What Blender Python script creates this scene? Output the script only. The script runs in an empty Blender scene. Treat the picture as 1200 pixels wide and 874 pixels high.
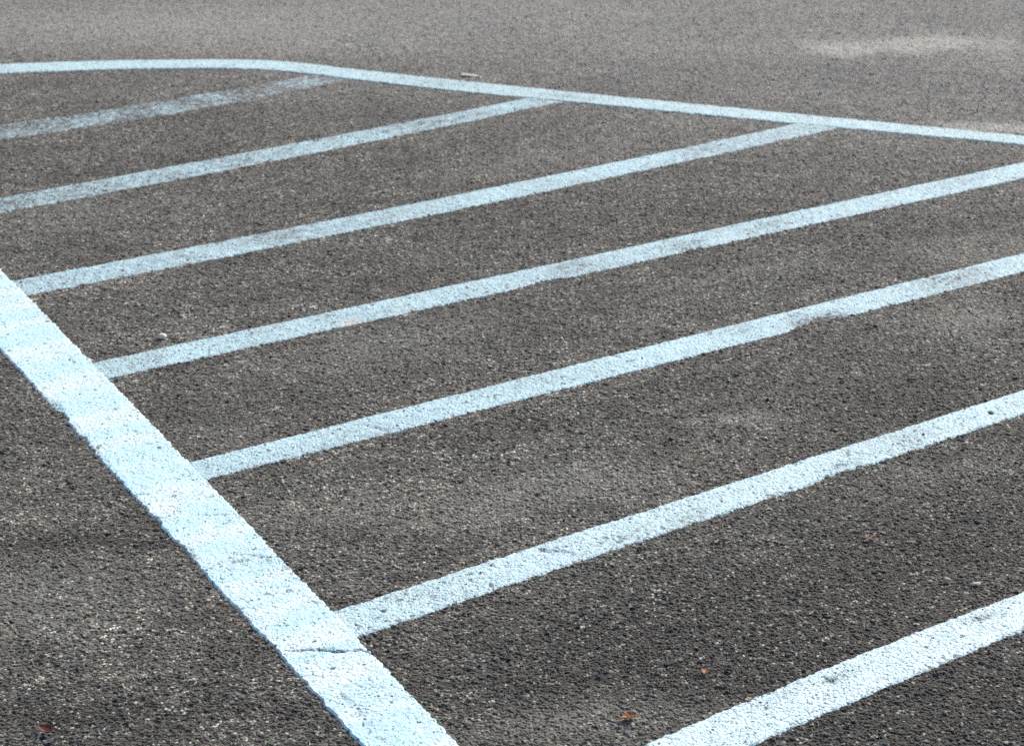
# Hatched no-parking area painted in pale blue on old asphalt.  Units: metres, z up, y away from the camera.
import bpy, bmesh, math, random
from mathutils import Vector, noise, Matrix

random.seed(7)
sc = bpy.context.scene
col = sc.collection
R = math.radians

# ------------------------------------------------------------------ world, sun, camera
SUN_EL, SUN_AZ = R(34), R(40)          # azimuth clockwise from +y
w = bpy.data.worlds.new("World"); sc.world = w; w.use_nodes = True
nt = w.node_tree
sky = nt.nodes.new('ShaderNodeTexSky'); sky.sky_type = 'NISHITA'; sky.sun_disc = False
sky.sun_elevation = SUN_EL; sky.sun_rotation = SUN_AZ; sky.dust_density = 2.5; sky.air_density = 1.0
bg = nt.nodes['Background']; bg.inputs['Strength'].default_value = 0.11
nt.links.new(sky.outputs[0], bg.inputs['Color'])

sd = bpy.data.lights.new('sun', 'SUN'); sd.energy = 2.6; sd.angle = R(2.5); sd.color = (1.0, 0.95, 0.88)
so = bpy.data.objects.new('sun', sd); col.objects.link(so)
to_sun = Vector((math.sin(SUN_AZ) * math.cos(SUN_EL), math.cos(SUN_AZ) * math.cos(SUN_EL), math.sin(SUN_EL)))
so.rotation_euler = to_sun.to_track_quat('Z', 'Y').to_euler(); so.location = to_sun * 30

cd = bpy.data.cameras.new('camera'); co = bpy.data.objects.new('camera', cd); col.objects.link(co)
cd.sensor_fit = 'HORIZONTAL'; cd.sensor_width = 36.0; cd.lens = 2296 / 1200 * 36.0
cd.clip_start = 0.05; cd.clip_end = 2000
co.location = (0, 0, 1.6); co.rotation_euler = (R(90 - 24.3066), 0, 0)
cd.dof.use_dof = True; cd.dof.focus_distance = 3.1; cd.dof.aperture_fstop = 9.0
sc.camera = co

sc.view_settings.view_transform = 'Standard'; sc.view_settings.look = 'None'
sc.view_settings.gamma = 1; sc.view_settings.exposure = 0.60
sc.cycles.use_denoising = False
sc.cycles.use_adaptive_sampling = False
sc.cycles.max_bounces = 4
sc.cycles.sample_clamp_direct = 4.0; sc.cycles.sample_clamp_indirect = 2.0
sc.cycles.feature_set = 'EXPERIMENTAL'      # lets the ground's stones be real relief
sc.cycles.dicing_rate = 1.0; sc.cycles.offscreen_dicing_scale = 12

# ------------------------------------------------------------------ node helpers
class N:
    def __init__(s, tree): s.t = tree
    def n(s, typ, **kw):
        nd = s.t.nodes.new(typ)
        for k, v in kw.items(): setattr(nd, k, v)
        return nd
    def put(s, sock, v):
        if v is None: return
        if hasattr(v, 'node'): s.t.links.new(v, sock)
        else: sock.default_value = v
    def math(s, op, a, b=None, c=None, clamp=False):
        nd = s.n('ShaderNodeMath', operation=op, use_clamp=clamp)
        for i, v in enumerate((a, b, c)): s.put(nd.inputs[i], v)
        return nd.outputs[0]
    def vmath(s, op, a, b=None, sc_=None):
        nd = s.n('ShaderNodeVectorMath', operation=op)
        s.put(nd.inputs[0], a); s.put(nd.inputs[1], b)
        if sc_ is not None: s.put(nd.inputs['Scale'], sc_)
        return nd.outputs['Value'] if op in ('LENGTH', 'DOT_PRODUCT', 'DISTANCE') else nd.outputs[0]
    def rng(s, v, a, b, c, d, smooth=True):
        nd = s.n('ShaderNodeMapRange', interpolation_type='SMOOTHSTEP' if smooth else 'LINEAR')
        for i, x in enumerate((v, a, b, c, d)): s.put(nd.inputs[i], x)
        return nd.outputs[0]
    def noise(s, P, scale, detail=3, rough=.55, out=0):
        nd = s.n('ShaderNodeTexNoise'); s.put(nd.inputs['Vector'], P)
        nd.inputs['Scale'].default_value = scale; nd.inputs['Detail'].default_value = detail; nd.inputs['Roughness'].default_value = rough
        return nd.outputs[out]
    def voro(s, P, scale, feature='F1', rnd=1.0):
        nd = s.n('ShaderNodeTexVoronoi', feature=feature, voronoi_dimensions='3D'); s.put(nd.inputs['Vector'], P)
        nd.inputs['Scale'].default_value = scale; nd.inputs['Randomness'].default_value = rnd
        return nd
    def mix(s, f, a, b, mode='MIX'):
        nd = s.n('ShaderNodeMix', data_type='RGBA', blend_type=mode)
        s.put(nd.inputs[0], f); s.put(nd.inputs[6], a); s.put(nd.inputs[7], b)
        return nd.outputs[2]
    def ramp(s, f, stops, interp='LINEAR'):
        nd = s.n('ShaderNodeValToRGB'); s.put(nd.inputs[0], f)
        cr = nd.color_ramp; cr.interpolation = interp
        while len(cr.elements) < len(stops): cr.elements.new(.5)
        for e, (p, c) in zip(cr.elements, stops): e.position = p; e.color = (*c, 1)
        return nd.outputs[0]
    def sep(s, c):
        nd = s.n('ShaderNodeSeparateColor'); s.put(nd.inputs[0], c); return nd.outputs
    def pos(s): return s.n('ShaderNodeNewGeometry').outputs['Position']

# stains, dust, worn places and broad darker or paler areas of the asphalt: x, y, radius x, radius y, turn, strength, soft edge
PATCHES = [
    (1.02, 6.01, .12, .12, -3, 3.0, .9), (1.20, 6.05, .13, .13, -3, 2.6, 1), (1.34, 6.10, .13, .12, -3, 2.8, .9), (1.5, 6.07, .14, .10, 0, 1.2, 1), (1.2, 6.04, .3, .1, 0, .6, 1), (.5, 2.50, .85, .45, 30, -.42, 1), (.85, 3.3, .55, .3, 32, -.22, 1), (-.55, 2.3, .25, .12, 0, -.3, 1), (.95, 5.98, .10, .05, 0, .6, .9), (1.5, 6.02, .3, .09, 0, .4, 1), (1.33, 5.185, .18, .05, -14, 2.4, .8),
    (0.62, 6.03, .36, .05, 5, .28, .9),
    (.06, 3.03, .30, .11, 26, .42, 1), (-.30, 2.99, .20, .10, 20, .28, 1), (.435, 3.33, .10, .05, 15, .40, 1),
    (1.06, 4.24, .22, .12, 20, .40, 1), (.96, 3.83, .16, .10, 25, .45, 1), (-.25, 3.68, .34, .13, 30, .25, 1),
    (-.72, 2.68, .22, .17, 10, .24, 1), (-1.115, 4.48, .3, .16, 30, .2, 1), (.15, 4.95, .5, .14, 32, .18, 1),
    (.66, 5.0, .26, .10, 30, .12, 1), (.1, 2.33, .25, .06, 15, .35, 1), (.75, 3.1, .2, .07, 30, .15, 1),
    (-.665, 2.862, .12, .030, 0, -.9, .8), (-.75, 2.80, .10, .02, 5, -.4, .9), (-.63, 2.36, .10, .035, 4, -.6, 1), (-.73, 2.43, .06, .03, 0, -.5, 1),
    (.819, 4.933, .035, .022, -10, -.75, .6), (.413, 4.481, .14, .05, 20, -.25, 1), (1.178, 4.89, .18, .07, 20, -.25, 1),
    (.95, 5.62, .5, .12, -12, -.22, 1), (.3, 5.58, .5, .08, -15, -.28, 1), (-.73, 5.30, .5, .14, 25, -.2, 1), (-.3, 5.35, .3, .13, 30, -.25, 1),
    (-1.0, 4.86, .5, .12, 32, -.2, 1), (.28, 2.60, .42, .20, 30, -.36, 1), (.66, 2.36, .36, .17, 25, -.48, 1), (.75, 2.90, .30, .14, 32, -.28, 1), (.85, 3.45, .3, .10, 30, -.2, 1), (-.42, 2.42, .14, .14, 0, -.12, 1),
    (.1, 4.3, .5, .08, 32, -.12, 1), (.6, 4.55, .4, .1, 28, -.1, 1), (-.45, 3.97, .25, .05, 25, -.12, 1),
    (-1.1, 6.30, .9, .36, 0, .75, 1), (.0, 6.55, .8, .22, -5, .32, 1), (-.6, 6.05, .6, .10, 0, .2, 1),
    (1.25, 5.70, .6, .22, -14, -.42, 1), (1.35, 6.42, .5, .16, 0, -.22, 1), (1.3, 6.4, .5, .12, 0, -.2, 1), (.35, 5.95, .4, .06, 0, -.15, 1),
    (.03, 4.06, .12, .03, 30, .2, 1), (-.5, 3.25, .12, .10, 0, .15, 1), (.55, 4.12, .35, .05, 30, .22, 1), (.3, 3.45, .5, .06, 32, -.2, 1), (-.05, 3.30, .3, .06, 32, -.28, 1),
    (-.80, 2.85, .14, .04, 0, -.4, 1), (-.5, 2.62, .12, .05, 10, -.25, 1), (-.2, 4.25, .4, .06, 32, -.22, 1), (.9, 4.6, .3, .05, 28, .15, 1), (-.85, 4.05, .2, .06, 30, .18, 1), (.15, 2.95, .1, .03, 30, -.2, 1), (-1.3, 5.5, .3, .08, 0, .15, 1), (.33, 2.46, .03, .02, 0, -.35, 1),
]

def asphalt_group():
    g = bpy.data.node_groups.new('worn_asphalt', 'ShaderNodeTree')
    g.interface.new_socket('Color', in_out='OUTPUT', socket_type='NodeSocketColor')
    g.interface.new_socket('Height', in_out='OUTPUT', socket_type='NodeSocketFloat')
    g.interface.new_socket('Wear', in_out='OUTPUT', socket_type='NodeSocketFloat')
    k = N(g); P = k.pos()
    # warp so that stones are not round cells
    wob = k.vmath('SCALE', k.vmath('SUBTRACT', k.noise(P, 180, 2, .6, 1), (.5, .5, .5)), sc_=.006)
    Q = k.vmath('ADD', P, wob)
    v1 = k.voro(Q, 215); v2 = k.voro(Q, 98); v3 = k.voro(Q, 420); v4 = k.voro(Q, 34)
    r1 = k.sep(v1.outputs['Color']); r2 = k.sep(v2.outputs['Color']); r3 = k.sep(v3.outputs['Color']); r4 = k.sep(v4.outputs['Color'])
    fine = k.ramp(r1[0], [(0, (.006, .006, .005)), (.26, (.015, .0135, .011)), (.5, (.040, .037, .029)), (.72, (.086, .079, .064)),
                          (.88, (.20, .187, .155)), (1, (.55, .52, .45))])
    sand = k.ramp(r3[1], [(0, (.016, .015, .014)), (.5, (.062, .057, .052)), (.9, (.15, .139, .127)), (1, (.34, .325, .30))])
    c = k.mix(.25, fine, sand)
    # bigger stones lying in the surface
    stone = k.ramp(r2[1], [(0, (.018, .017, .016)), (.4, (.07, .064, .058)), (.75, (.13, .12, .108)), (1, (.27, .252, .228))])
    is_stone = k.math('MULTIPLY', k.rng(r2[0], .60, .66, 0, 1), k.rng(v2.outputs['Distance'], .42, .60, 1, 0))
    c = k.mix(k.math('MULTIPLY', is_stone, .75), c, stone)
    # bitumen gaps between stones
    gap = k.rng(v1.outputs['Distance'], .40, .75, 0, .75)
    c = k.mix(gap, c, (.017, .016, .015, 1))
    # holes
    hole = k.math('MULTIPLY', k.rng(r2[2], .93, .96, 0, 1), k.rng(v2.outputs['Distance'], .30, .55, .85, 0))
    c = k.mix(hole, c, (.008, .008, .008, 1))
    # hue of single stones
    c = k.mix(.40, c, k.mix(1, c, k.ramp(r2[0], [(0, (1.35, .95, .85)), (.35, (.9, 1.1, .95)), (.65, (.95, .95, 1.25)), (1, (1.15, 1.05, .8))]), 'MULTIPLY'))
    # coarse clumps that stay readable far away
    clump = k.math('ADD', k.math('MULTIPLY', r4[0], .30), k.math('MULTIPLY', k.noise(P, 60, 3, .7), .9))
    clump = k.rng(clump, .30, .92, .68, 2.0, False)
    big = k.rng(k.noise(P, 2.2, 5, .62), .36, .64, .74, 1.26, False)
    mid = k.rng(k.noise(k.vmath('MULTIPLY', P, (.8, 1.9, 1)), 7, 5, .68), .36, .66, .62, 1.42, False)
    # stains, dust and the broad tone areas
    Pd = k.vmath('ADD', P, k.vmath('MULTIPLY', k.vmath('SUBTRACT', k.noise(P, 9, 4, .65, 1), (.5, .5, .5)), (.18, .09, 0)))
    Pd = k.vmath('ADD', Pd, k.vmath('SCALE', k.vmath('SUBTRACT', k.noise(P, 70, 3, .7, 1), (.5, .5, .5)), sc_=.03))
    plus = k.n('ShaderNodeAttribute', attribute_name='dust').outputs['Fac']
    minus = k.n('ShaderNodeAttribute', attribute_name='stain').outputs['Fac']
    # paler towards the far side: brightening under grazing light, painted into the colour
    grazing_lift = k.rng(k.vmath('DOT_PRODUCT', Pd, (.327, .945, 0)), 4.35, 6.15, 0, 1)
    tone = k.math('MULTIPLY', k.math('MULTIPLY', clump, big), mid)
    tone = k.math('MULTIPLY', tone, k.math('ADD', 1, k.math('MULTIPLY', grazing_lift, .55)))
    tone = k.math('MULTIPLY', tone, k.math('SUBTRACT', 1, k.math('MINIMUM', k.math('MULTIPLY', k.math('MULTIPLY', minus, 1.7), k.rng(r1[0], .78, .95, 1, .25)), .88)))
    cc = k.n('ShaderNodeCombineXYZ')
    for i in range(3): k.put(cc.inputs[i], tone)
    c = k.mix(1, c, cc.outputs[0], 'MULTIPLY')
    # dust clings between the stones: it lifts the dark ones most
    dn = k.math('MULTIPLY', plus, k.rng(k.noise(P, 75, 4, .75), .32, .66, .15, 1.35, False))
    c = k.mix(k.math('MULTIPLY', dn, .85, clamp=True), c, (.46, .43, .375, 1))
    c = k.mix(k.math('MULTIPLY', k.math('MULTIPLY', grazing_lift, .62), k.rng(k.noise(P, 34, 4, .75), .3, .68, .5, 1.4, False)), c, (.30, .28, .265, 1))  # painted far-side brightening again, as a pale grey mix
    c = k.mix(k.math('MULTIPLY', k.rng(plus, .5, 3.4, 0, .8), k.rng(k.noise(P, 26, 5, .8), .38, .62, 0, 1, False)), c, (.58, .55, .49, 1))   # spilt pale mortar
    # faint warm and cool drifts
    c = k.mix(.9, c, k.mix(1, c, k.ramp(k.noise(P, 5, 4, .6), [(.3, (1.025, 1.0, .945)), (.7, (.955, 1.01, 1.0))]), 'MULTIPLY'))
    # relief in metres: rounded stones, each standing at its own level, holes where one is missing
    dome = k.math('SUBTRACT', 1, k.math('POWER', v1.outputs['Distance'], 2))
    h = k.math('ADD', k.math('MULTIPLY', dome, .0020), k.math('MULTIPLY', r1[1], .0017))
    h = k.math('ADD', h, k.math('MULTIPLY', k.math('MULTIPLY', is_stone, k.math('ADD', r2[2], .3)), .0014))
    h = k.math('SUBTRACT', h, k.math('MULTIPLY', hole, .0022))
    h = k.math('ADD', h, k.math('MULTIPLY', k.math('SUBTRACT', k.noise(P, 28, 3, .6), .5), .0020))
    h = k.math('SUBTRACT', h, .0033)
    go = k.n('NodeGroupOutput')
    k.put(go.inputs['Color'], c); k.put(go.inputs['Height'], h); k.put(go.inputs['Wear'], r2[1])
    return g
AG = asphalt_group()

def new_mat(name):
    m = bpy.data.materials.new(name); m.use_nodes = True
    return m, N(m.node_tree), m.node_tree.nodes['Principled BSDF']

def mat_asphalt():
    m, k, b = new_mat('asphalt')
    g = k.n('ShaderNodeGroup'); g.node_tree = AG
    dp = k.n('ShaderNodeDisplacement'); dp.inputs['Midlevel'].default_value = 0; dp.inputs['Scale'].default_value = 1
    k.put(dp.inputs['Height'], g.outputs['Height'])
    k.put(m.node_tree.nodes['Material Output'].inputs['Displacement'], dp.outputs[0]); m.displacement_method = 'BOTH'
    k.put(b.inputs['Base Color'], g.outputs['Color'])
    b.inputs['Roughness'].default_value = .75; b.inputs['Specular IOR Level'].default_value = .22
    b.inputs['Sheen Weight'].default_value = .38; b.inputs['Sheen Roughness'].default_value = .5; b.inputs['Sheen Tint'].default_value = (1, .94, .85, 1)
    return m

def mat_paint(name, base, banded=False, sag=.29):
    m, k, b = new_mat(name); P = k.pos()
    g = k.n('ShaderNodeGroup'); g.node_tree = AG
    at = k.n('ShaderNodeAttribute', attribute_name='wear').outputs['Fac']
    th = k.n('ShaderNodeAttribute', attribute_name='thin').outputs['Fac']
    wob = k.vmath('SCALE', k.vmath('SUBTRACT', k.noise(P, 160, 2, .6, 1), (.5, .5, .5)), sc_=.008)
    Q = k.vmath('ADD', P, wob)
    va = k.voro(Q, 190); vb = k.voro(Q, 90); vc = k.voro(Q, 380)
    ra, rb, rc = k.sep(va.outputs['Color']), k.sep(vb.outputs['Color']), k.sep(vc.outputs['Color'])
    band = k.rng(k.noise(P, 11, 4, .65), .42, .75, 0, .16)
    wear = k.math('ADD', at, band)
    def pits(r, v, gain, off):
        lim = k.math('SUBTRACT', 1, k.math('ADD', k.math('MULTIPLY', wear, gain), off))
        return k.math('MULTIPLY', k.math('GREATER_THAN', r[0], lim), k.rng(v.outputs['Distance'], .35, .62, 1, 0))
    pit = k.math('MAXIMUM', pits(ra, va, .55, .02), k.math('MAXIMUM', pits(rb, vb, .35, 0), pits(rc, vc, .8, .05)))
    pit = k.math('MULTIPLY', pit, k.rng(ra[1], 0, 1, .40, .95, False))
    # tone of the coat: grey film of dirt, uneven coverage
    tone = k.rng(k.noise(P, 26, 5, .7), .3, .72, 1.06, .86, False)
    tone = k.math('MULTIPLY', tone, k.rng(k.noise(P, 190, 2, .6), .3, .7, .88, 1.08, False))
    cc = k.n('ShaderNodeCombineXYZ')
    for i in range(3): k.put(cc.inputs[i], tone)
    c = k.mix(1, (*base, 1), cc.outputs[0], 'MULTIPLY')
    c = k.mix(k.rng(k.noise(P, 5.5, 3, .6), .40, .68, 0, .35), c, (base[0] * .93, base[1] * .97, base[2] * 1.03, 1))
    if banded:      # coats laid one after another along the line, each a little bluer or whiter
        al = k.vmath('DOT_PRODUCT', P, (.512, -.859, 0))
        cb = k.n('ShaderNodeCombineXYZ'); k.put(cb.inputs[0], k.math('ADD', al, k.math('MULTIPLY', k.noise(P, 25, 3, .6), .05)))
        c = k.mix(k.rng(k.noise(cb.outputs[0], 11, 2, .5), .44, .54, 0, 1), c, (base[0] * .78, base[1] * .92, base[2] * .975, 1))
        c = k.mix(k.rng(k.noise(P, 14, 4, .7), .52, .70, 0, .6), c, (.84, .90, .88, 1))
    # cream stain on the fourth stripe
    mp = k.n('ShaderNodeMapping', vector_type='TEXTURE'); k.put(mp.inputs[0], Q)
    mp.inputs['Location'].default_value = (-.337, 3.795, 0); mp.inputs['Scale'].default_value = (.030, .024, 1)
    c = k.mix(k.rng(k.vmath('LENGTH', mp.outputs[0]), .3, 1.1, .8, 0), c, (.74, .70, .60, 1))
    # thin coat lets the asphalt through
    thin = k.math('MULTIPLY', th, k.rng(k.noise(P, 40, 6, .82), .36, .66, .1, 2.1, False), clamp=True)
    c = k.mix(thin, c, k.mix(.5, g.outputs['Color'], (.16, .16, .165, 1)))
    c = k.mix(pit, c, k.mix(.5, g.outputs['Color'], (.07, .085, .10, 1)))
    # the coat sags over the stones below it; where they stand higher than the coat they come through
    hh = k.math('SUBTRACT', k.math('MULTIPLY', g.outputs['Height'], sag), k.math('MULTIPLY', pit, .0006))
    dp = k.n('ShaderNodeDisplacement'); dp.inputs['Midlevel'].default_value = 0; dp.inputs['Scale'].default_value = 1
    k.put(dp.inputs['Height'], hh)
    k.put(m.node_tree.nodes['Material Output'].inputs['Displacement'], dp.outputs[0]); m.displacement_method = 'BOTH'
    k.put(b.inputs['Base Color'], c)
    b.inputs['Roughness'].default_value = .62; b.inputs['Specular IOR Level'].default_value = .4
    return m

def mat_plain(name, c1, c2, rough=.7, scale=160):
    m, k, b = new_mat(name); P = k.pos()
    k.put(b.inputs['Base Color'], k.mix(k.rng(k.noise(P, scale, 4, .7), .3, .7, 0, 1), (*c1, 1), (*c2, 1)))
    b.inputs['Roughness'].default_value = rough
    return m

M_ASPH = mat_asphalt()
M_PAINT = mat_paint('pale_blue_road_paint', (.58, .80, .845))
M_WIDE = mat_paint('thick_pale_blue_road_paint', (.74, .895, .91), True, .20)
M_FAR = mat_paint('dull_pale_blue_road_paint', (.58, .77, .79))
M_MID = mat_paint('fairly_fresh_pale_blue_road_paint', (.63, .83, .86))
M_FRESH = mat_paint('fresh_pale_blue_road_paint', (.71, .885, .90))

def tag(o, label=None, cat=None, group=None, kind=None):
    for k_, v in (('label', label), ('category', cat), ('group', group), ('kind', kind)):
        if v: o[k_] = v
    return o

def link_mesh(name, verts, faces, mats, parent=None, loc=(0, 0, 0)):
    me = bpy.data.meshes.new(name); me.from_pydata(verts, [], faces)
    for m in (mats if isinstance(mats, list) else [mats]): me.materials.append(m)
    o = bpy.data.objects.new(name, me); col.objects.link(o); o.location = loc
    if parent: o.parent = parent
    return o

# ------------------------------------------------------------------ ground: one sheet to the horizon
# small cells where the camera stands, ever larger ones outwards
def ticks(lo, hi, st): return [lo + st * i for i in range(int(round((hi - lo) / st)) + 1)]
XS = [-600, -150, -40, -12, -6, -4, -3.5, -3, -2.6, -2.3] + ticks(-2.1, 2.1, .025) + [2.3, 2.6, 3, 3.5, 4, 6, 12, 40, 150, 600]
YS = [-600, -150, -40, -12, -4, -1, .5, 1, 1.4, 1.7] + ticks(1.9, 7.2, .025) + [7.4, 7.7, 8.1, 8.6, 9.5, 11, 16, 40, 150, 600]
nx = len(XS)
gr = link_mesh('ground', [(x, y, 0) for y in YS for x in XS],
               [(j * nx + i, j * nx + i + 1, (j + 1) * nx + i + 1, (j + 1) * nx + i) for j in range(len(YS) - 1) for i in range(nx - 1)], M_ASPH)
dust, stain = [], []
for y in YS:
    for x in XS:
        a = b = 0
        if abs(x) < 2.2 and 1.8 < y < 7.3:
            n1 = noise.fractal(Vector((x * 6, y * 6, 1.7)), .8, 2.1, 4); n2 = noise.fractal(Vector((x * 6, y * 6, 9.2)), .8, 2.1, 4)
            wx, wy = x + .06 * n1, y + .035 * n2
            for (px, py, rx, ry, an, amt, soft) in PATCHES:
                dx, dy = wx - px, wy - py
                if abs(dx) > 1.3 * max(rx, ry) or abs(dy) > 1.3 * max(rx, ry): continue
                ca, sa = math.cos(R(an)), math.sin(R(an))
                q = math.hypot((dx * ca + dy * sa) / rx, (dy * ca - dx * sa) / ry)
                f = max(0, min(1, (1.25 - q) / (.25 + .9 * soft))); f = f * f * (3 - 2 * f) * abs(amt)
                if amt > 0: a += f
                else: b += f
        dust.append(a); stain.append(b)
for nm, data in (('dust', dust), ('stain', stain)):
    gr.data.attributes.new(nm, 'FLOAT', 'POINT').data.foreach_set('value', data)
sm = gr.modifiers.new('relief', 'SUBSURF'); sm.subdivision_type = 'SIMPLE'; sm.levels = 0; sm.render_levels = 1
gr.cycles.use_adaptive_subdivision = True; gr.cycles.dicing_rate = 1.0
tag(gr, kind='structure')

# ------------------------------------------------------------------ painted lines
def fbm(x, y, s):
    return noise.noise(Vector((x, y, s)))

def strip(name, center, upper, lower, step, top, mat, wear0, thin0, spots, ragged, seed, bites=()):
    """A painted strip: upper / lower are functions row -> world point of the two edges (rows are even along the line)."""
    rows = len(upper)
    cols = max(10, int(((Vector(upper[0]) - Vector(lower[0])).length) / .0030))
    cx, cy = center
    verts, faces, wear, thin = [], [], [], []
    for i in range(rows):
        U, L = Vector(upper[i]), Vector(lower[i])
        ac = (U - L); wd = ac.length; ac = ac / wd
        t = i * step
        ju = ragged * (fbm(t / .09, 0, seed) * .5 + fbm(t / .022, 3, seed) * .6 + fbm(t / .008, 7, seed) * 1.0)
        jl = ragged * (fbm(t / .09, 20, seed) * .5 + fbm(t / .022, 23, seed) * .6 + fbm(t / .008, 27, seed) * 1.0)
        bu = bl = 0
        for (bx, by, br, bd) in bites:
            for E_, sgn in ((U, 0), (L, 1)):
                d = ((E_.x - bx) ** 2 + (E_.y - by) ** 2) ** .5
                q = bd * max(0, 1 - (d / br) ** 2) * (1 + .8 * fbm(t / .01, 40, seed))
                if sgn: bl = max(bl, q)
                else: bu = max(bu, q)
        Ue = U + ac * (ju - bu + .0022); Le = L - ac * (jl - bl + .0022)
        for j in range(cols + 1):
            s = j / cols
            p = Le.lerp(Ue, s)
            e = min(s, 1 - s) * (Ue - Le).length
            wv = wear0 + .15 * max(0, 1 - e / .013) + .08 * max(0, fbm(p.x / .15, p.y / .15, seed + 5))
            tv = thin0 * (1 + .7 * fbm(p.x / .12, p.y / .12, seed + 9))
            for (x, y, rx, ry, a, aw, athin) in spots:
                dx, dy = p.x - x, p.y - y
                ca, sa = math.cos(a), math.sin(a)
                q = ((dx * ca + dy * sa) / rx) ** 2 + ((-dx * sa + dy * ca) / ry) ** 2
                if q < 4:
                    f = math.exp(-q * 1.6) * (1 + .5 * fbm(p.x / .012, p.y / .012, seed + 11))
                    wv += aw * f; tv += athin * f
            # the film's edge dips between the stones; worn places lie lower, so that stones come through
            z = top + .0004 * fbm(p.x / .03, p.y / .03, seed) - .0030 * max(0, min(1.2, wv - wear0)) - .0009 * max(0, tv)
            q = max(0, 1 - e / .0058)
            z -= (.0058 + top) * q * q
            verts.append((p.x - cx, p.y - cy, z))
            wear.append(wv); thin.append(max(0, min(.95, tv)))
    n = cols + 1
    for i in range(rows - 1):
        for j in range(cols):
            a = i * n + j
            faces.append((a, a + n, a + n + 1, a + 1))
    o = link_mesh(name, verts, faces, mat, loc=(cx, cy, 0))
    me = o.data
    bm = bmesh.new(); bm.from_mesh(me); bmesh.ops.recalc_face_normals(bm, faces=bm.faces)
    up = [f for f in bm.faces if abs(f.normal.z) > .9]
    if up and sum(f.normal.z for f in up) < 0: bmesh.ops.reverse_faces(bm, faces=bm.faces)
    bm.to_mesh(me); bm.free()
    for nm, data in (('wear', wear), ('thin', thin)):
        at = me.attributes.new(nm, 'FLOAT', 'POINT'); at.data.foreach_set('value', data)
    sm = o.modifiers.new('relief', 'SUBSURF'); sm.subdivision_type = 'SIMPLE'; sm.levels = 0; sm.render_levels = 1
    o.cycles.use_adaptive_subdivision = True; o.cycles.dicing_rate = 1.0
    return o

def poly_strip(name, c, ang, cu, cl, t0, t1, d0, d1, step, **kw):
    """Edges given as quadratics in a frame at c turned by ang, valid from d0 to d1, straight beyond."""
    d = (math.cos(R(ang)), math.sin(R(ang))); nrm = (-d[1], d[0])
    def ev(co_, t):
        tt = max(d0, min(d1, t)); v = co_[0] * tt * tt + co_[1] * tt + co_[2]
        return v + (2 * co_[0] * tt + co_[1]) * (t - tt)
    rows = int((t1 - t0) / step) + 1
    def pts(co_):
        out = []
        for i in range(rows):
            t = t0 + i * step; v = ev(co_, t)
            out.append((c[0] + d[0] * t + nrm[0] * v, c[1] + d[1] * t + nrm[1] * v, 0))
        return out
    return strip(name, c, pts(cu), pts(cl), step, **kw)

def smooth_path(pts, step):
    out = []
    P = [Vector((x, y, 0)) for x, y in pts]
    P = [P[0] * 2 - P[1]] + P + [P[-1] * 2 - P[-2]]
    for i in range(1, len(P) - 2):
        n = 24
        for j in range(n):
            t = j / n; a, b, c_, d = P[i - 1], P[i], P[i + 1], P[i + 2]
            out.append(.5 * ((2 * b) + (c_ - a) * t + (2 * a - 5 * b + 4 * c_ - d) * t * t + (3 * b - a - 3 * c_ + d) * t ** 3))
    out.append(P[-2])
    return out

def resample(path, count):
    acc = [0]
    for a, b in zip(path, path[1:]): acc.append(acc[-1] + (b - a).length)
    out, k = [], 0
    for i in range(count):
        s = acc[-1] * i / (count - 1)
        while k < len(acc) - 2 and acc[k + 1] < s: k += 1
        f = (s - acc[k]) / max(1e-9, acc[k + 1] - acc[k])
        out.append(path[k].lerp(path[k + 1], min(1, f)))
    return out, acc[-1]

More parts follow.
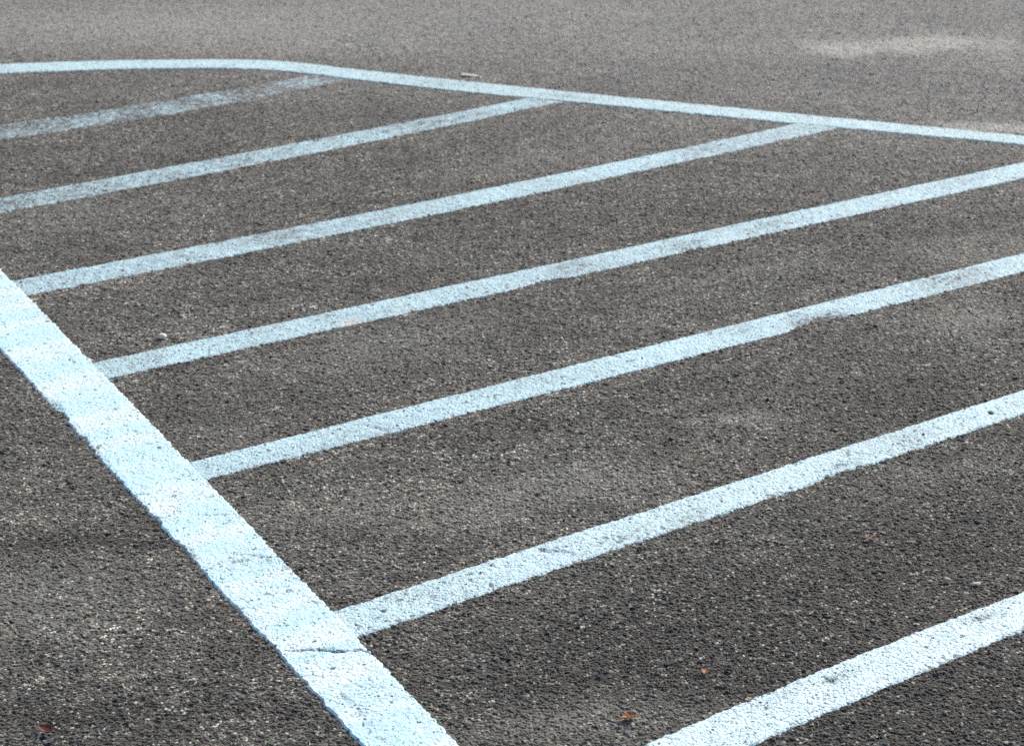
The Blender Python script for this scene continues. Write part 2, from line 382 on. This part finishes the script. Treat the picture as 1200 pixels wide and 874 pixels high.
A32 = R(32)
STRIPES = [
    # label, centre, angle, upper edge, lower edge, t0, t1, valid range, top, wear, thin, spots, bites
    ('faintest stripe in the far left corner, its grey paint nearly worn through', (-.921, 5.419), 32.3, (.0718, -.005, .0635), (.1165, .0258, -.0752), -1.05, .50, -.53, .43,
     .0003, .22, .66, [(-1.45, 5.14, .08, .12, 0, .1, .25), (-.62, 5.64, .10, .1, 0, 0, -.1)], []),
    ('greyish worn stripe running just in front of the faintest one', (-.589, 4.978), 32.3, (.0148, .0204, .0484), (.0258, .0324, -.06), -1.20, .87, -.78, .80,
     .0007, .14, .36, [(-1.2, 4.58, .25, .1, A32, .05, .15), (-.17, 5.25, .12, .03, A32, .05, .2), (.0, 5.38, .12, .06, A32, 0, -.2)], []),
    ('stripe starting where the wide line reaches the left picture edge, whitest towards its far end', (-.177, 4.544), 31.9, (.0163, -.0022, .0435), (.0144, .0013, -.0554), -1.10, 1.24, -1.05, 1.15,
     .0012, .08, .24, [(-.303, 4.543, .05, .02, A32, .2, .15), (-.95, 4.05, .2, .06, A32, .04, .12), (.72, 5.11, .14, .05, A32, .05, .18), (.25, 4.83, .3, .05, A32, -.03, -.12), (-.55, 4.32, .14, .06, A32, .04, .22), (.5, 4.98, .10, .04, A32, .04, .2)], []),
    ('stripe with a cream stain and a scuffed lower edge near its middle', (.181, 4.143), 32.3, (-.0001, -.0305, .0471), (0, -.0341, -.0467), -1.20, 2.05, -1.15, 1.3,
     .0014, .07, .19, [(.066, 4.02, .05, .02, A32, .35, .3), (.405, 4.245, .06, .05, 0, .18, .25), (.43, 4.29, .03, .015, A32, .3, .2), (-.72, 3.62, .14, .06, A32, .03, .08), (.9, 4.55, .3, .06, A32, -.03, -.1), (.15, 4.12, .10, .05, A32, .04, .25), (.62, 4.40, .09, .04, A32, .05, .22), (1.15, 4.73, .08, .05, A32, .03, .22)],
     [(.085, 4.015, .05, .012), (.43, 4.21, .04, .010)]),
    ('stripe with a large bite out of its lower edge right of centre', (.264, 3.615), 32.3, (-.0034, -.0206, .0455), (.0023, -.0252, -.0445), -1.02, 2.55, -.96, 1.05,
     .0015, .06, .13, [(.641, 3.815, .09, .026, A32, .55, .6), (.60, 3.84, .03, .012, A32, .35, .2), (.93, 4.02, .10, .06, A32, .10, .2), (.207, 3.625, .022, .005, -.7, .55, .3), (.236, 3.60, .012, .004, .4, .5, .3),
      (-.25, 3.29, .02, .005, -.5, .5, .2), (-.36, 3.2, .2, .06, A32, .03, .12), (.3, 3.66, .3, .06, A32, -.02, -.08), (1.02, 4.07, .10, .06, A32, .05, .28), (.05, 3.50, .08, .04, A32, .04, .2), (.48, 3.76, .06, .03, A32, .05, .25)],
     [(.655, 3.79, .09, .013), (.80, 3.90, .03, .005)]),
    ('speckled stripe, second nearest, with a small black dot in its right part', (.321, 2.979), 32.3, (-.0026, .0102, .0424), (-.0048, .0167, -.0407), -.73, 3.1, -.68, .78,
     .0017, .085, .07, [(.593, 3.14, .05, .016, A32, .45, .25), (.62, 3.19, .03, .006, -.5, .35, .1), (.077, 2.825, .030, .005, -.3, .6, .3), (.05, 2.83, .012, .004, -.9, .6, .3), (.18, 2.87, .06, .02, A32, .15, .1),
      (.908, 3.357, .006, .007, 0, 1.6, .9), (-.12, 2.70, .16, .05, A32, .08, .06), (.45, 3.02, .025, .012, 0, .2, .1), (.72, 3.25, .10, .05, A32, .06, .22), (.30, 2.94, .06, .03, A32, .06, .18)],
     [(.59, 3.10, .07, .007), (.175, 2.79, .05, .004)]),
    ('nearest and whitest stripe, crossing the lower right corner', (.519, 2.465), 32.3, (-.0488, .0201, .0387), (-.0336, .0294, -.0506), -1.10, 3.4, -.36, .35,
     .0020, .055, .015, [(.485, 2.452, .04, .015, A32, .3, .2), (.468, 2.445, .012, .005, 0, .5, .3), (.732, 2.62, .05, .012, A32, .35, .25), (.71, 2.61, .05, .01, .2, .25, .1), (.78, 2.66, .04, .008, .1, .3, .1), (.38, 2.40, .05, .02, A32, .12, .05)],
     [(.70, 2.555, .03, .006)]),
]
for i, (lab, c, ang, cu, cl, t0, t1, d0, d1, top, wr, th, spots, bites) in enumerate(STRIPES):
    o = poly_strip('painted_stripe', c, ang, cu, cl, t0, t1, d0, d1, .0032, top=top, mat=(M_FRESH if i == 6 else M_MID if i == 5 else M_PAINT), wear0=wr, thin0=th,
                   spots=spots, ragged=.0030, seed=3.1 + i * 7.7, bites=bites)
    tag(o, lab, 'road marking', 'parallel stripes of the hatched area')

SEAMS = []
for (x0, x1, y, amp) in ((-.335, -.195, 2.523, 1.5), (-.31, -.22, 2.520, .8), (-.325, -.27, 2.665, .4), (-.46, -.36, 2.815, .35), (-.40, -.33, 2.71, .22), (-.62, -.53, 3.19, .3), (-.25, -.19, 2.425, .3), (-.83, -.74, 3.52, .2)):
    x, yy = x0, y
    while x < x1:
        L_ = random.uniform(.006, .018); yy += random.uniform(-.004, .004)
        if random.random() < .72: SEAMS.append((x + L_ / 2, yy, L_ * .8, random.uniform(.0016, .0034), random.uniform(-.35, .35), amp * random.uniform(.5, 1.3), amp * .4))
        x += L_
o = poly_strip('boundary_line', (-.581, 3.034), -59.2, (-.0039, -.0070, .0588), (.0013, .0061, -.0738), -3.2, 2.2, -1.2, .9, .0032,
               top=.0027, mat=M_WIDE, wear0=.012, thin0=.01, ragged=.0034, seed=91.3,
               spots=[(-.404, 2.795, .09, .035, 0, .28, .06), (-.38, 2.83, .08, .004, 0, .30, .05), (-.34, 2.76, .05, .03, 0, .22, .06),
                      *SEAMS,
                      (-.27, 2.40, .05, .03, 0, .12, 0), (-.285, 2.45, .05, .004, 0, .25, 0),
                      (-.60, 3.27, .03, .004, 0, .35, .1), (-.80, 3.42, .05, .006, .5, .1, .05), (-.94, 3.83, .09, .04, 0, .10, .04),
                      (-.79, 3.22, .13, .018, -1.03, .35, .42), (-.69, 3.04, .10, .014, -1.03, .25, .3), (-.87, 3.38, .04, .014, -1.03, .6, .3), (-.53, 2.80, .05, .014, -1.03, .3, .3),
                      (-.62, 3.29, .06, .012, -1.03, .35, .25), (-.725, 3.465, .03, .008, -1.03, .7, .4), (-.22, 2.36, .09, .012, -1.03, .12, .18),
                      (-.51, 2.95, .05, .003, 0, .3, .1), (-.44, 2.88, .05, .02, 0, .1, 0)],
               bites=[(-.845, 3.345, .035, .007), (-.79, 3.235, .02, .006), (-.715, 3.455, .02, .008), (-.55, 2.83, .04, .004), (-.415, 2.535, .05, .004), (-.60, 2.93, .02, .006)])
tag(o, 'wide thick white and pale blue line running down the left to the bottom edge', 'road marking')

TU = [(-2.12, 5.50), (-1.95, 5.665), (-1.76, 5.765), (-1.558, 5.822), (-1.389, 5.847), (-1.221, 5.864), (-1.048, 5.873), (-.88, 5.877), (-.75, 5.866), (-.64, 5.836), (-.51, 5.780), (-.34, 5.713), (-.169, 5.646), (.082, 5.555), (.206, 5.510), (.487, 5.411), (.872, 5.277), (1.098, 5.199), (1.387, 5.099), (2.2, 4.82), (3.6, 4.34)]
TL = [(-2.05, 5.43), (-1.9, 5.575), (-1.73, 5.66), (-1.535, 5.716), (-1.367, 5.742), (-1.202, 5.763), (-1.032, 5.775), (-.88, 5.776), (-.75, 5.762), (-.63, 5.725), (-.50, 5.667), (-.335, 5.600), (-.166, 5.535), (.081, 5.450), (.202, 5.411), (.479, 5.314), (.858, 5.185), (1.083, 5.112), (1.369, 5.019), (2.17, 4.74), (3.57, 4.26)]
pu, ln = resample(smooth_path(TU, .01), 1500); pl, _ = resample(smooth_path(TL, .01), 1500)
o = strip('boundary_line', (-.2, 5.6), pu, pl, ln / 1499, .0026, M_FAR, .05, .10,
          [(.2, 5.46, .08, .02, -.3, .05, .2), (-.2, 5.6, .15, .03, -.35, .03, .15), (-.9, 5.83, .5, .06, 0, 0, -.06), (.12, 5.48, .1, .03, -.3, .04, .18)], .0034, 140.5)
tag(o, 'long thin boundary line across the far edge, bending round at the left', 'road marking')

# ------------------------------------------------------------------ litter
def leaf(label, loc, size, rot, c1, c2, curl, seed, kind_cat='leaf', aspect=.62):
    root = bpy.data.objects.new('fallen_leaf', None); col.objects.link(root); root.empty_display_size = .01
    root.location = loc; root.rotation_euler = (0, 0, rot)
    tag(root, label, kind_cat, None)
    m = mat_plain('dry_leaf_' + kind_cat, c1, c2, .6, 230)
    nu, nv = 16, 8; vs, fs = [], []
    for i in range(nu + 1):
        u = i / nu
        hw = aspect * .5 * size * (math.sin(math.pi * u ** .8) ** .75) * (1 + .16 * math.sin(u * 26 + seed))
        for j in range(nv + 1):
            v = j / nv * 2 - 1
            x = (u - .5) * size; y = v * hw
            z = .0035 + curl * size * (abs(v) ** 1.5 * .5 * (hw / (aspect * .5 * size)) + (u - .45) ** 2 * .9) + .0008 * noise.noise(Vector((x * 300, y * 300, seed)))
            vs.append((x, y, z))
    n = nv + 1
    for i in range(nu):
        for j in range(nv):
            a = i * n + j; fs.append((a, a + n, a + n + 1, a + 1))
    b = link_mesh('blade', vs, fs, m, root)
    md = b.modifiers.new('thickness', 'SOLIDIFY'); md.thickness = .0006
    # stalk with midrib: bent tapering tube
    vs, fs = [], []; sg = 10
    for i in range(sg + 1):
        u = i / sg; x = (-.78 + u * .95) * size; r = (.0011 - .0006 * u) * size / .025
        zc = .003 + curl * size * (((x / size) + .05) ** 2 * .9 if x > -.5 * size else .27) + r * .8
        for q in range(6):
            a = q * math.pi / 3; vs.append((x, r * math.cos(a) + .03 * size * math.sin(u * 3), zc + r * math.sin(a)))
    for i in range(sg):
        for q in range(6):
            a = i * 6 + q; b2 = i * 6 + (q + 1) % 6; fs.append((a, b2, b2 + 6, a + 6))
    fs.append(tuple(range(5, -1, -1))); fs.append(tuple(sg * 6 + q for q in range(6)))
    link_mesh('stalk', vs, fs, m, root)
    return root
leaf('curled orange brown dry leaf lying above the nearest stripe', (.168, 2.345, 0), .024, .5, (.30, .115, .022), (.17, .065, .015), .35, 1.0)
leaf('dark red crumpled leaf on the asphalt in the bottom left corner', (-.659, 2.313, 0), .027, 2.6, (.15, .035, .02), (.07, .022, .014), .30, 4.0)
leaf('tiny rust brown leaf scrap between the two nearest stripes', (.287, 2.462, 0), .015, 1.2, (.26, .10, .028), (.15, .055, .015), .4, 8.0, aspect=.8)

def stone_mesh(size, seed, squash=.6, el=1.0, sub=3):
    bm = bmesh.new(); bmesh.ops.create_icosphere(bm, subdivisions=sub, radius=1)
    for v in bm.verts:
        p = v.co.normalized(); d = 1 + .32 * noise.noise(p * 1.3 + Vector((seed, 0, 0))) + .12 * noise.noise(p * 3.5 + Vector((0, seed, 0)))
        v.co = Vector((p.x * d * el, p.y * d, p.z * d * squash)) * size * .5
    vs = [tuple(v.co + Vector((0, 0, size * .5 * squash * .86))) for v in bm.verts]; fs = [tuple(v.index for v in f.verts) for f in bm.faces]
    bm.free(); return vs, fs
def stone(name, label, cat, loc, size, rot, c1, c2, seed, squash=.6, el=1.0):
    vs, fs = stone_mesh(size, seed, squash, el)
    o = link_mesh(name, vs, fs, mat_plain(name + '_surface', c1, c2, .65, 300), loc=loc); o.rotation_euler = (0, 0, rot)
    for p in o.data.polygons: p.use_smooth = True
    tag(o, label, cat); return o
stone('pebble', 'round cream pebble just above the stripe with the cream stain', 'pebble', (-.722, 3.716, .000), .0155, .3, (.80, .75, .66), (.62, .57, .48), 2.0, .75, 1.15)
stone('stone_chip', 'small oblong white chip above the right end of the nearest stripe', 'stone chip', (.742, 2.719, 0), .0085, .1, (.56, .52, .45), (.42, .39, .33), 5.0, .6, 1.9)
stone('stone_chip', 'tan chip just left of the oblong white chip', 'stone chip', (.697, 2.727, .001), .009, .2, (.48, .42, .28), (.30, .26, .17), 9.0, .9, 1.5)

def slat(name, label, cat, loc, l, wd, t, rot, c1, c2, seed):
    vs, fs = [], []; n = 14
    for i in range(n + 1):
        u = i / n; x = (u - .5) * l
        k_ = wd * .5 * (1 + .18 * noise.noise(Vector((u * 5, seed, 0)))) * (.55 if i in (0, n) else 1)
        zb = .001 + .002 * math.sin(u * 3 + seed)
        for (y, z) in ((-k_, zb), (k_, zb), (k_ * .85, zb + t), (-k_ * .85, zb + t)): vs.append((x, y, z))
    for i in range(n):
        for q in range(4):
            a = i * 4 + q; b = i * 4 + (q + 1) % 4; fs.append((a, b, b + 4, a + 4))
    fs.append((3, 2, 1, 0)); fs.append(tuple(n * 4 + q for q in range(4)))
    o = link_mesh(name, vs, fs, mat_plain(name + '_surface', c1, c2, .7, 260), loc=loc); o.rotation_euler = (0, 0, rot)
    tag(o, label, cat); return o
slat('wood_sliver', 'pale wood sliver lying behind the far boundary line', 'wood sliver', (-.127, 5.695, 0), .050, .018, .0025, -.05, (.60, .56, .48), (.50, .46, .38), 1.5)

def twig(label, loc, chains, c1, c2):
    bm = bmesh.new()
    for pts, r0, r1 in chains:
        rings = []
        for i, p in enumerate(pts):
            a = Vector(pts[max(0, i - 1)]); b = Vector(pts[min(len(pts) - 1, i + 1)]); d = (b - a).normalized()
            s_ = d.cross(Vector((0, 0, 1))).normalized(); u_ = s_.cross(d); r = r0 + (r1 - r0) * i / (len(pts) - 1)
            rings.append([bm.verts.new(Vector(p) + (s_ * math.cos(q * math.pi / 3) + u_ * math.sin(q * math.pi / 3)) * r) for q in range(6)])
        for A, B in zip(rings, rings[1:]):
            for q in range(6): bm.faces.new((A[q], A[(q + 1) % 6], B[(q + 1) % 6], B[q]))
        bm.faces.new(rings[0][::-1]); bm.faces.new(rings[-1])
    bmesh.ops.recalc_face_normals(bm, faces=bm.faces)
    me = bpy.data.meshes.new('twig'); bm.to_mesh(me); bm.free(); me.materials.append(mat_plain('twig_bark', c1, c2, .7, 300))
    o = bpy.data.objects.new('twig', me); col.objects.link(o); o.location = loc; tag(o, label, 'twig'); return o
twig('forked pinkish brown twig scrap lying on open asphalt at the right', (.600, 2.866, .001),
     [([(-.014, -.010, .002), (-.005, -.002, .003), (.004, .006, .004), (.011, .017, .003)], .0014, .0008), ([(-.016, .004, .003), (-.006, -.001, .003), (.002, -.004, .002)], .0011, .0007)],
     (.40, .22, .16), (.28, .16, .11))
twig('short tan twig scrap below the middle of the speckled stripe', (.356, 2.862, .001),
     [([(-.009, .004, .002), (-.002, .001, .003), (.005, -.002, .003), (.010, -.001, .002)], .0019, .0013), ([(-.001, .001, .003), (.004, .007, .003)], .0011, .0008)],
     (.36, .26, .17), (.26, .17, .10))

# loose grit on the asphalt: nobody could count it
gv, gf, gm = [], [], []
bmi = bmesh.new(); bmesh.ops.create_icosphere(bmi, subdivisions=1, radius=1)
IV = [v.co.copy() for v in bmi.verts]; IF = [tuple(v.index for v in f.verts) for f in bmi.faces]; bmi.free()
for i in range(5200):
    y = 1.9 + 5.6 * random.random() ** 1.25
    x = (random.random() * 2 - 1) * (.55 + y * .28)
    s_ = random.choice((.0009, .0011, .0013, .0016, .0020)) * random.uniform(.8, 1.3)
    if random.random() < .02: s_ *= 1.7
    ex, ey, ez = s_ * random.uniform(.8, 1.7), s_ * random.uniform(.7, 1.2), s_ * random.uniform(.5, .9)
    rm = Matrix.Rotation(random.uniform(0, 6.28), 3, 'Z')
    b0 = len(gv)
    for v in IV:
        q = rm @ Vector((v.x * ex * random.uniform(.75, 1.2), v.y * ey * random.uniform(.75, 1.2), v.z * ez))
        gv.append((x + q.x, y + q.y, q.z + ez * .75 + .0003))
    mi = random.choices((0, 1, 2, 3), (.34, .3, .2, .16))[0]
    for f in IF: gf.append(tuple(b0 + a for a in f)); gm.append(mi)
g = link_mesh('loose_grit', gv, gf, [mat_plain('grit_pale', (.42, .39, .34), (.28, .26, .23)), mat_plain('grit_grey', (.19, .18, .17), (.13, .122, .115)),
                                     mat_plain('grit_dark', (.03, .03, .03), (.05, .048, .045)), mat_plain('grit_brown', (.22, .17, .12), (.15, .115, .08))])
g.data.polygons.foreach_set('material_index', gm)
tag(g, kind='stuff')
